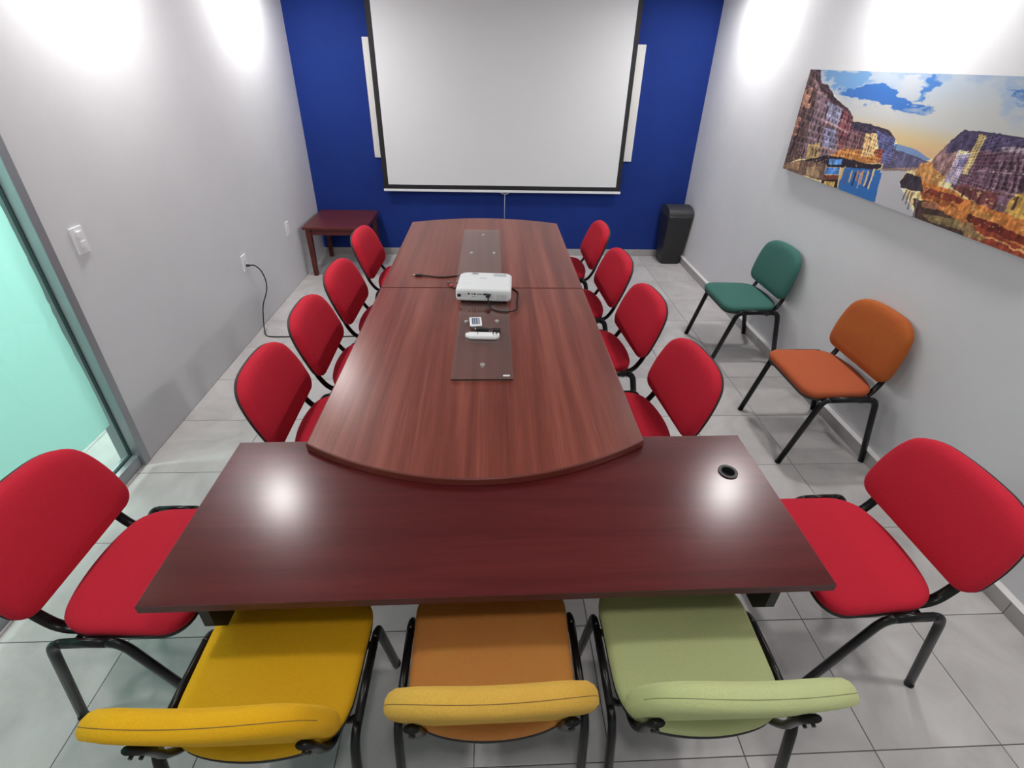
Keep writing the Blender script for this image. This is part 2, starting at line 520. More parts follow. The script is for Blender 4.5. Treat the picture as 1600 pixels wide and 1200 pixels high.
for x, y, lb in ((-2.85, 0.75, 'round recessed corridor downlight beyond the frosted glass'), (-3.25, 2.6, 'round recessed downlight at the far end of the corridor')):
    downlight(x, y, lb, HALL_W, 'corridor downlights', math.radians(170))

# ------------------------------------------------------------------ chairs
SEAT_OL = outline([(-0.234, 0.212, 0.078), (0.234, 0.212, 0.078), (0.226, -0.148, 0.09), (0.10, -0.198, 0.10), (-0.10, -0.198, 0.10), (-0.226, -0.148, 0.09)])
def back_outline(hw, h):
    q, k = hw / 0.246, h / 0.338
    return outline([(-0.238 * q, 0.0, 0.062), (0.238 * q, 0.0, 0.062), (0.246 * q, 0.19 * k, 0.10), (0.200 * q, 0.322 * k, 0.10), (0.0, 0.338 * k, 0.2), (-0.200 * q, 0.322 * k, 0.10), (-0.246 * q, 0.19 * k, 0.10)])
def back_warp(shell, recline=0.36):
    zb, yb, tilt = (0.511, -0.215, 0.37) if shell else (0.532 if recline > 0.3 else 0.516, -0.178, recline)
    w0 = 0.0
    def wp(x, v, w):
        return (x, yb + (w + w0) - v * tilt + 0.28 * x * x, zb + v + (w + w0) * tilt * 0.6)
    return wp
def make_chair(name, seat_mat, back_mat, shell, label, group, seam=None, recline=0.36):
    t = empty(name, (0, 0, 0), 0, label, 'chair', group)
    sw = lambda x, y, w: (x, y, w)
    BACK_OL = back_outline(0.252, 0.314) if shell else back_outline(0.246, 0.322 if recline > 0.3 else 0.338)
    ff, ft, rt_, rf = (0.20, 0.035, -0.165, -0.245) if shell else (0.245, 0.128, -0.160, -0.245)
    z0, z1 = 0.428, 0.475
    seat = obj('seat', cushion(SEAT_OL, [(0.012, z0), (0.003, z0 + 0.006), (0, z0 + 0.018), (0, z0 + 0.028), (0.005, z1 - 0.010), (0.016, z1 - 0.003), (0.045, z1), (0.11, z1 + 0.004)], z0, z1 + 0.006, sw), seat_mat, t)
    obj('seat_pan', cushion(SEAT_OL, [(0.02, z0 - 0.014), (0.004, z0 - 0.010), (0.003, z0 - 0.001)], z0 - 0.014, z0 - 0.001, sw), 'black_plastic', t)
    if shell:
        bk = obj('backrest', cushion(BACK_OL, [(0.004, -0.016), (0, -0.008), (0, 0.004), (0.006, 0.017), (0.018, 0.027), (0.05, 0.034), (0.11, 0.037)], -0.016, 0.038, back_warp(shell, recline)), back_mat, t)
        obj('back_shell', cushion(BACK_OL, [(0.06, -0.036), (0.022, -0.034), (0.004, -0.026), (0.0005, -0.0165), (0.006, -0.0155)], -0.037, -0.0155, back_warp(shell, recline)), 'black_plastic', t)
    else:
        bk = obj('backrest', cushion(BACK_OL, [(0.05, -0.026), (0.012, -0.024), (0.002, -0.016), (0, -0.006), (0, 0.006), (0.006, 0.018), (0.018, 0.026), (0.05, 0.031), (0.11, 0.033)], -0.027, 0.034, back_warp(shell, recline)), back_mat, t)
        if seam:
            wp = back_warp(shell, recline)
            pts = [wp(p.x * 0.999, 0.175 + (p.y - 0.175) * 1.001, -0.004) for p in BACK_OL if p.y > 0.19]
            MB().sweep(sorted(pts, key=lambda q: q[0]), 0.0009, n=5).build('seam', seam, bk)
    for s in (-1, 1):
        x = 0.247 * s
        front = rounded([(x * 0.985, ff, 0.0), (x, ft, 0.434), (x, ft - 0.075, 0.4375)], 0.05)
        rear = rounded([(x * 0.985, rf, 0.0), (x, rt_, 0.434), (x, rt_ + 0.075, 0.4375)], 0.05)
        for leg_path in (front, rear):
            lg = MB().sweep(leg_path[:-1], 0.012, 0.0175, 10, (1, 0, 0)).build('leg', 'black_paint', t)
            b0 = leg_path[0]
            MB().cyl((b0.x, b0.y, 0.0), 0.0155, 0.008, 12).build('foot_cap', 'black_rubber', lg)
        MB().sweep([front[-2], (x, (ft + rt_) / 2, 0.4378), rear[-2]], 0.012, 0.0175, 10, (1, 0, 0)).build('side_rail', 'black_paint', t)
        ya = lambda z: -0.2065 - (z - 0.532) * recline
        arm = rounded([(0.185 * s, -0.05, 0.408), (0.185 * s, -0.150, 0.404), (0.185 * s, -0.198, 0.485), (0.185 * s, ya(0.535), 0.535), (0.185 * s, ya(0.635), 0.635)], 0.05)
        if shell: arm = rounded([(0.185 * s, -0.05, 0.408), (0.185 * s, -0.180, 0.404), (0.185 * s, -0.236, 0.485), (0.185 * s, -0.262, 0.57)], 0.07)
        ab = MB().sweep(arm, 0.0175, 0.0095, 10, (1, 0, 0)).build('back_arm', 'black_paint', t)
        if not shell:
            for zz in (0.575, 0.615):
                MB().cyl((0.185 * s, ya(zz) - 0.016, zz), 0.005, 0.008, 8, axis='y').build('screw', 'black_plastic', ab)
    for y in ((-0.035, -0.12) if shell else (0.09, -0.10)):
        MB().sweep([(-0.247, y, 0.4285), (-0.22, y, 0.404), (-0.15, y, 0.398), (0.15, y, 0.398), (0.22, y, 0.404), (0.247, y, 0.4285)], 0.009, n=8).build('cross_bar', 'black_paint', t)
    return t
RED = 'red office chairs around the tables'
proto = make_chair('stacking_chair', 'fabric_red', 'fabric_red', True, 'x', RED)
def red_chair(x, y, rz, label, first=[True]):
    if first[0]: c = proto; first[0] = False
    else: c = copy_tree(proto)
    c.location = (x, y, 0); c.rotation_euler = (0, 0, math.radians(rz)); c['label'] = label
for x, y, rz, lb in (
    (-0.825, 0.714, -88.5, 'red chair on the light-switch side of long table, nearest the desk'),
    (-0.804, 1.245, -88.5, 'red chair on the light-switch side of long table, second from the desk'),
    (-0.790, 1.800, -91, 'red chair on the light-switch side of long table, third from the desk'),
    (-0.806, 2.525, -91, 'red chair on the light-switch side of long table, beside the small wooden table'),
    (0.495, 0.711, 95.5, 'red chair on the picture side of long table, nearest the desk'),
    (0.471, 1.388, 95, 'red chair on the picture side of long table, second from the desk'),
    (0.450, 2.040, 93, 'red chair on the picture side of long table, third from the desk'),
    (0.447, 2.740, 90, 'red chair on the picture side of long table, nearest the blue wall'),
    (-1.262, -0.012, -90.3, 'large red chair at the desk end beside the glass partition'),
    (1.137, -0.012, 91.5, 'large red chair at the desk end beside the right wall')):
    red_chair(x, y, rz, lb)
FRONT = 'mixed colour chairs along the near side of the desk'
c = make_chair('stacking_chair', 'fabric_yellow', 'fabric_yellow', False, 'bright yellow chair pushed under the near side of the desk', FRONT, 'seam_brown')
c.location = (-0.733, -0.364, 0); c.rotation_euler = (0, 0, math.radians(-0.5))
c = make_chair('stacking_chair', 'fabric_tan_orange', 'fabric_mustard', False, 'chair with tan orange seat and mustard back under the desk', FRONT, 'seam_brown')
c.location = (-0.136, -0.342, 0); c.rotation_euler = (0, 0, math.radians(0.3))
c = make_chair('stacking_chair', 'fabric_pale_green', 'fabric_pale_green', False, 'pale green chair pushed under the near side of the desk', FRONT, 'seam_green')
c.location = (0.432, -0.352, 0); c.rotation_euler = (0, 0, math.radians(-0.5))
WALLC = 'spare chairs along the right wall'
c = make_chair('stacking_chair', 'fabric_dark_green', 'fabric_dark_green', False, 'dark green chair standing against the right wall', WALLC, None, 0.20)
c.location = (1.733, 2.17, 0); c.rotation_euler = (0, 0, math.radians(90))
c = make_chair('stacking_chair', 'fabric_rust_seat', 'fabric_rust', False, 'rust orange chair standing against the wall under the picture', WALLC, None, 0.20)
c.location = (1.733, 1.14, 0); c.rotation_euler = (0, 0, math.radians(90))

# ------------------------------------------------------------------ desk
def desk():
    t = empty('desk', (-0.119, -0.036, 0), math.radians(0.35), 'mahogany desk across the near end with black cable grommet', 'desk')
    hx, hy, zt, th = 0.910, 0.304, 0.740, 0.026
    gx, gy, gr = 0.792, 0.116, 0.026
    # top with a real hole for the grommet
    bm = bmesh.new()
    n = 28
    for z in (zt, zt - th):
        o_ = [bm.verts.new((sx * hx, sy * hy, z)) for sx, sy in ((-1, -1), (1, -1), (1, 1), (-1, 1))]
        c_ = [bm.verts.new((gx + gr * math.cos(2 * PI * k / n), gy + gr * math.sin(2 * PI * k / n), z)) for k in range(n)]
        es = [bm.edges.new((o_[k], o_[(k + 1) % 4])) for k in range(4)] + [bm.edges.new((c_[k], c_[(k + 1) % n])) for k in range(n)]
        bmesh.ops.triangle_fill(bm, use_beauty=True, use_dissolve=False, edges=es)
        if z == zt: O, Cc = o_, c_
    for k in range(4): bm.faces.new((O[k], O[(k + 1) % 4], o_[(k + 1) % 4], o_[k]))
    for k in range(n): bm.faces.new((Cc[k], Cc[(k + 1) % n], c_[(k + 1) % n], c_[k]))
    bmesh.ops.recalc_face_normals(bm, faces=bm.faces[:])
    me = bpy.data.meshes.new('mesh'); bm.to_mesh(me); bm.free()
    top = obj('desk_top', me, 'mahogany_laminate', t)
    e = 0.0015
    MB().box(-hx - e, hx + e, -hy - e, -hy, zt - th, zt - 0.0006).box(-hx - e, hx + e, hy, hy + e, zt - th, zt - 0.0006).box(-hx - e, -hx, -hy, hy, zt - th, zt - 0.0006).box(hx, hx + e, -hy, hy, zt - th, zt - 0.0006).build('edge_band', 'mahogany_edge', top)
    g = MB().ring((gx, gy, zt), gr - 0.004, gr + 0.006, -0.02, 0.004).build('grommet', 'black_plastic', t)
    MB().cyl((gx, gy, zt - 0.022), gr - 0.0042, 0.002, 24).build('cup', 'black_rubber', g)
    for s in (-1, 1):
        prof = [(-0.255, zt - th), (-0.255, 0.565), (-0.215, 0.500), (-0.048, 0.492), (-0.048, 0.0), (0.20, 0.0), (0.20, zt - th)]
        n = len(prof); xa, xb = s * 0.80 - 0.014, s * 0.80 + 0.014
        MB().add([(xa, y, z) for y, z in prof] + [(xb, y, z) for y, z in prof], [tuple(range(n)), tuple(range(n, 2 * n))] + [(k, (k + 1) % n, n + (k + 1) % n, n + k) for k in range(n)]).build('panel_leg', 'black_plastic', t)
    MB().box(-0.785, 0.785, 0.10, 0.118, 0.30, zt - th - 0.001, 0.002).build('modesty_panel', 'mahogany_edge', t)
desk()

# ------------------------------------------------------------------ conference table
def arc_top(name, y0, y1, bow0, bow1, hw, z0, z1, parent):
    """plan: straight sides, optional bowed ends"""
    n = 36; pts = []
    def end(y, bow, rev):
        xs = np.linspace(-hw, hw, n + 1 if bow else 2)
        if rev: xs = xs[::-1]
        return [(x, y + bow * (1 - (x / hw) ** 2)) for x in xs]
    pts = end(y0, bow0, False) + end(y1, bow1, True)
    bm = bmesh.new()
    vs = [bm.verts.new((x, y, z0)) for x, y in pts]
    fc = bm.faces.new(vs)
    r = bmesh.ops.extrude_face_region(bm, geom=[fc])
    for v in r['geom']:
        if isinstance(v, bmesh.types.BMVert): v.co.z = z1
    bmesh.ops.recalc_face_normals(bm, faces=bm.faces[:])
    tops = [e for e in bm.edges if all(abs(v.co.z - z1) < 1e-6 for v in e.verts) and len([f for f in e.link_faces if abs(f.normal.z) < 0.5]) == 1]
    bmesh.ops.bevel(bm, geom=tops, offset=0.006, segments=3, profile=0.5, affect='EDGES')
    me = bpy.data.meshes.new('mesh'); bm.to_mesh(me); bm.free()
    me.materials.append(MATS['cherry_laminate']); me.materials.append(MATS['cherry_edge'])
    for p in me.polygons:
        if p.normal.z < 0.97: p.material_index = 1
    return obj(name, me, None, parent)
def conference_table():
    t = empty('conference_table', (-0.185, 1.545, 0), 0, 'long cherry wood conference table with bowed ends in two halves', 'table')
    hw = 0.598; zt, zb = 0.771, 0.743
    arc_top('table_top', -1.326, 0.0285, -0.180, 0, hw, zb, zt, t)
    arc_top('table_top', 0.0315, 1.372, 0, 0.135, hw, zb, zt, t)
    for y in (-0.95, 0.0, 1.05):
        MB().box(-0.27, 0.27, y - 0.014, y + 0.014, 0, zb - 0.0005, 0.002).build('panel_leg', 'mahogany_edge', t)
    MB().box(-0.012, 0.012, -0.93, 1.03, 0.25, zb - 0.001, 0.002).build('modesty_panel', 'mahogany_edge', t)
conference_table()
TT = 0.771
def glass_plate(x0, x1, y0, y1, buttons, label, sticker=False):
    cx, cy = (x0 + x1) / 2, (y0 + y1) / 2
    t = empty('glass_plate', (cx, cy, TT), 0, label, 'glass plate', 'glass plates along the table centre')
    g = MB().box(x0 - cx, x1 - cx, y0 - cy, y1 - cy, 0.008, 0.015, 0.0012).build('glass', 'table_glass', t)
    MB().box(x0 - cx + 0.002, x1 - cx - 0.002, y0 - cy - 0.0012, y0 - cy - 0.0001, 0.0085, 0.0145).build('polished_edge', 'glass_edge', g)
    for bx, by in buttons:
        s = MB().cyl((bx - cx, by - cy, 0.0), 0.006, 0.0078, 14).build('standoff', 'steel_button', t)
        MB().cyl((bx - cx, by - cy, 0.0152), 0.0115, 0.003, 20, 0.010).build('cap', 'steel_button', s)
    if sticker:
        st = MB().box(0.105 - 0.017, 0.105 + 0.012, y0 - cy + 0.018, y0 - cy + 0.030, 0.0152, 0.0156).build('sticker', 'label_white', t)
glass_plate(-0.345, -0.070, 1.62, 2.675, [(-0.197, 2.545), (-0.272, 2.142), (-0.117, 2.145)], 'smoked glass plate on far half of table behind the projector')
glass_plate(-0.306, -0.043, 0.592, 1.53, [(-0.175, 0.705), (-0.263, 1.115), (-0.107, 1.12)], 'smoked glass plate on near half of table under the remotes', True)
GT = TT + 0.0152   # glass top

# ------------------------------------------------------------------ projector and small things on the table
def projector():
    t = empty('projector', (-0.172, 1.462, GT), math.radians(-3.5), 'white video projector with black ports on the glass plate', 'projector')
    hw, d0, d1, h = 0.152, -0.128, 0.128, 0.078
    bm = bmesh.new()
    ol = outline([(-hw, d0, 0.022), (hw, d0, 0.022), (hw, d1, 0.045), (-hw, d1, 0.045)], 6)
    body = cushion(ol, [(0.012, 0.008), (0.004, 0.011), (0.001, 0.02), (0.0, 0.03), (0.0005, h - 0.014), (0.003, h - 0.006), (0.009, h - 0.001), (0.02, h)], 0.008, h + 0.001, lambda x, y, w: (x, y, w))
    body_o = obj('body', body, 'projector_white', t)
    for sx, sy in ((-0.12, -0.10), (0.12, -0.10), (0.0, 0.10)):
        MB().cyl((sx, sy, 0), 0.011, 0.0085, 14).build('foot', 'black_rubber', t)
    yb = d0 - 0.0012
    def port(x0, x1, z0, z1, mat='port_dark', nm='port', dep=0.003):
        return MB().box(x0, x1, yb, yb + dep, z0, z1, 0.0006).build(nm, mat, t)
    port(-0.141, -0.121, 0.034, 0.051, nm='power_inlet')
    port(-0.116, -0.085, 0.033, 0.057, 'label_white', 'label')
    port(-0.083, -0.073, 0.048, 0.057)
    port(-0.064, -0.055, 0.047, 0.056, 'port_grey')
    port(-0.050, -0.040, 0.047, 0.056)
    for x in (-0.059, -0.045):
        MB().cyl((x, yb, 0.037), 0.0035, 0.003, 12, axis='y').build('jack', 'port_grey', t)
    port(-0.034, -0.004, 0.048, 0.055, 'port_grey')
    vg = port(0.001, 0.024, 0.046, 0.057)
    port(0.030, 0.042, 0.045, 0.055)
    port(-0.115, 0.135, 0.0155, 0.0175, 'vent_grey', 'groove')
    vent = MB()
    for k in range(7): vent.box(0.075 + k * 0.0075, 0.079 + k * 0.0075, yb, yb + 0.002, 0.02, 0.05)
    vent.build('rear_vent', 'vent_grey', t)
    zt = h + 0.0004
    lw = MB().box(-0.082, -0.040, 0.083, 0.105, zt - 0.001, zt + 0.0016, 0.0006).build('lens_slider', 'vent_grey', t)
    MB().box(-0.076, -0.048, 0.094, 0.102, zt + 0.0012, zt + 0.0024).build('slot', 'port_dark', lw)
    MB().box(-0.030, 0.012, 0.030, 0.040, zt - 0.001, zt + 0.0012).build('logo_strip', 'vent_grey', t)
    tv = MB()
    for k in range(6): tv.box(0.045, 0.118, 0.062 + k * 0.0075, 0.066 + k * 0.0075, zt - 0.001, zt + 0.0009)
    tv.build('top_vent', 'vent_grey', t)
    for k in range(4):
        MB().cyl((-0.115 + 0.012 * k, -0.04, zt - 0.001), 0.004, 0.002, 10).build('button', 'label_white', t)
    ln = MB().cyl((-0.075, d1 - 0.006, 0.042), 0.026, 0.014, 24, axis='y').build('lens_barrel', 'port_grey', t)
    MB().cyl((-0.075, d1 + 0.004, 0.042), 0.020, 0.0045, 24, axis='y').build('lens', 'lens_glass', ln)
projector()
def cables():
    # black video cable from the projector's rear port
    t = empty('video_cable', (-0.155, 1.31, GT), 0, 'black video cable plugged into the projector and curling beside it', 'cable')
    y0 = 1.31
    MB().box(-0.011, 0.011, 0.002, 0.024, 0.040, 0.056, 0.002).build('plug', 'black_plastic', t, (0, 0, 0), (0, 0, math.radians(-3.5)))
    P = smooth_path([(0.0, 0.004, 0.048), (0.002, -0.012, 0.045), (0.006, -0.03, 0.02), (0.02, -0.055, 0.0045), (0.06, -0.088, 0.004), (0.11, -0.092, 0.004), (0.148, -0.06, -0.002), (0.162, 0.0, -0.0105), (0.165, 0.08, -0.0105), (0.17, 0.20, -0.0105), (0.10, 0.29, -0.0105)], 7)
    MB().sweep(P, 0.0038, n=8).build('cord', 'black_rubber', t)
    # cable lying on the table with bare plug
    t = empty('display_cable', (-0.60, 1.75, TT), 0, 'dark display cable ending in loose metal plug left of the projector', 'cable')
    P = smooth_path([(0.035, 0.0, 0.006), (0.07, -0.005, 0.005), (0.13, -0.022, 0.0045), (0.20, -0.018, 0.0045), (0.27, 0.01, 0.0045), (0.34, 0.03, 0.0045)], 6)
    MB().sweep(P, 0.0042, n=8).build('cord', 'black_rubber', t)
    p = MB().box(-0.005, 0.036, -0.010, 0.010, 0.001, 0.013, 0.003).build('plug', 'black_plastic', t)
    MB().box(-0.018, -0.005, -0.007, 0.007, 0.004, 0.010, 0.0008).build('contact', 'chrome', p)
    t = empty('usb_cable', (-0.375, 1.60, TT), math.radians(22), 'short cable with red plug lying left of the projector', 'cable')
    p = MB().box(-0.008, 0.008, -0.022, 0.018, 0.001, 0.010, 0.002).build('plug', 'plug_red', t)
    MB().box(-0.0085, 0.0085, 0.018, 0.038, 0.0005, 0.0115, 0.002).build('sleeve', 'black_plastic', p)
    MB().box(-0.006, 0.006, 0.038, 0.052, 0.003, 0.009, 0.0006).build('contact', 'chrome', p)
    MB().sweep(smooth_path([(0, -0.020, 0.0055), (0.004, -0.045, 0.004), (0.02, -0.075, 0.004), (0.05, -0.095, 0.004)], 5), 0.003, n=8).build('cord', 'black_rubber', t)
cables()
def remotes():
    t = empty('projector_remote', (-0.180, 0.948, GT), math.radians(-2), 'long white remote control on the glass plate', 'remote control', 'remote controls on the glass plate')
    ol = outline([(-0.084, -0.004, 0.012), (-0.058, -0.023, 0.008), (0.068, -0.024, 0.01), (0.083, -0.010, 0.008), (0.084, 0.018, 0.008), (0.076, 0.024, 0.006), (-0.076, 0.024, 0.012)], 4)
    obj('body', cushion(ol, [(0.003, 0.0), (0, 0.004), (0, 0.012), (0.002, 0.017), (0.006, 0.019)], 0, 0.0195, lambda x, y, w: (x, y, w)), 'white_plastic', t)
    MB().box(-0.024, -0.020, -0.010, 0.018, 0.0185, 0.0205, 0.0008).build('button', 'port_grey', t, (0, 0, 0), (0, 0, -0.12))
    MB().box(0.050, 0.056, 0.000, 0.020, 0.0185, 0.0205, 0.0008).build('button', 'port_dark', t)
    MB().box(0.064, 0.075, 0.003, 0.015, 0.0185, 0.0205, 0.0008).build('button', 'port_dark', t)
    MB().box(-0.074, -0.064, 0.008, 0.014, 0.0185, 0.0200, 0.0006).build('button', 'button_grey', t)
    for k in range(3):
        MB().box(0.052 + 0.008 * k, 0.057 + 0.008 * k, -0.014, -0.010, 0.0185, 0.0200, 0.0004).build('button', 'button_grey', t)
    t = empty('card_remote', (-0.214, 1.080, GT), math.radians(4), 'small square white card remote with dark blue buttons', 'remote control', 'remote controls on the glass plate')
    MB().box(-0.030, 0.030, -0.046, 0.046, 0.012, 0.019, 0.0025).build('body', 'white_plastic', t)
    MB().box(-0.020, 0.020, -0.040, 0.036, 0.0, 0.0118, 0.002).build('battery_base', 'port_grey', t)
    for r_ in range(6):
        for c_ in range(4):
            MB().box(-0.019 + 0.0105 * c_, -0.0105 + 0.0105 * c_, -0.032 + 0.0115 * r_, -0.023 + 0.0115 * r_, 0.0188, 0.0200, 0.0006).build('button', 'button_blue' if c_ < 3 else 'button_grey', t)
    t = empty('cable_adapter', (-0.158, 1.012, GT), math.radians(-8), 'black cable adapter lying between the white remotes', 'adapter')
    MB().box(-0.052, 0.010, -0.010, 0.011, 0.0, 0.014, 0.003).build('body', 'black_plastic', t)
    MB().box(0.030, 0.068, -0.013, 0.013, 0.0, 0.016, 0.003).build('plug', 'black_plastic', t)
    MB().sweep(smooth_path([(0.008, 0.0, 0.007), (0.016, 0.012, 0.006), (0.03, 0.022, 0.004), (0.055, 0.022, 0.004), (0.064, 0.01, 0.007)], 5), 0.0025, n=8).build('cord', 'black_rubber', t)
    MB().box(-0.060, -0.052, -0.006, 0.007, 0.003, 0.010, 0.0006).build('contact', 'chrome', t)
remotes()

# ------------------------------------------------------------------ projection screen, board, picture
def screen():
    t = empty('projection_screen', (0, YB - 0.065, 0), 0, 'pull-down white projection screen with black border before the blue wall', 'projection screen')
    x0, x1, zb, ztop = -1.256, 1.244, 0.742, 2.462
    MB().box(x0 + 0.050, x1 - 0.046, -0.001, 0.001, zb + 0.044, ztop).build('fabric', 'screen_white', t)
    MB().box(x0, x0 + 0.050, -0.001, 0.001, zb, ztop).box(x1 - 0.046, x1, -0.001, 0.001, zb, ztop).box(x0 + 0.050, x1 - 0.046, -0.001, 0.001, zb, zb + 0.044).build('border', 'screen_black', t)
    bar = MB().box(x0 - 0.002, x1 + 0.008, -0.012, 0.012, zb - 0.024, zb, 0.004).build('bottom_bar', 'bar_white', t)
    MB().sweep(smooth_path([(-0.045, 0, zb - 0.024), (-0.030, 0, zb - 0.036), (0.0, 0, zb - 0.041), (0.030, 0, zb - 0.036), (0.045, 0, zb - 0.024)], 5), 0.0045, n=8).build('pull_handle', 'cord_grey', t, (0.012, 0, 0))
    MB().sweep([(0.012, 0, zb - 0.04), (0.010, 0, 0.55), (0.010, 0, 0.36)], 0.0032, n=8).build('pull_cord', 'cord_grey', t)
    MB().box(x0 - 0.06, x1 + 0.06, -0.045, 0.045, ztop, CEIL - 0.001, 0.008).build('housing', 'bar_white', t)
    w = empty('whiteboard', (0, YB, 0), 0, 'white board on the blue wall, only side strips showing beside screen', 'whiteboard')
    MB().box(-1.325, 1.338, -0.016, -0.001, 1.042, 2.095, 0.002).build('panel', 'board_white', w)
    for xx in (1.316, -1.306):
        for zz in (1.066, 2.07):
            MB().cyl((xx, -0.0185, zz), 0.006, 0.0025, 12, axis='y').build('screw_cap', 'vent_grey', w)
screen()

def value_noise(W, H, fx, fy, seed):
    r = np.random.default_rng(seed)
    gx, gy = int(fx) + 2, int(fy) + 2
    g = r.random((gy, gx))
    x = np.linspace(0, fx, W, endpoint=False); y = np.linspace(0, fy, H, endpoint=False)
    xi, yi = x.astype(int), y.astype(int)
    tx, ty = x - xi, y - yi
    tx = tx * tx * (3 - 2 * tx); ty = ty * ty * (3 - 2 * ty)
    a = g[np.ix_(yi, xi)] * (1 - tx) + g[np.ix_(yi, xi + 1)] * tx
    b_ = g[np.ix_(yi + 1, xi)] * (1 - tx) + g[np.ix_(yi + 1, xi + 1)] * tx
    return a * (1 - ty)[:, None] + b_ * ty[:, None]
def fbm(W, H, fx, fy, seed, o=4):
    s = np.zeros((H, W)); a = 0.5
    for k in range(o):
        s += a * value_noise(W, H, fx * 2 ** k, fy * 2 ** k, seed + k); a *= 0.5
    return s / (1 - 0.5 ** o)
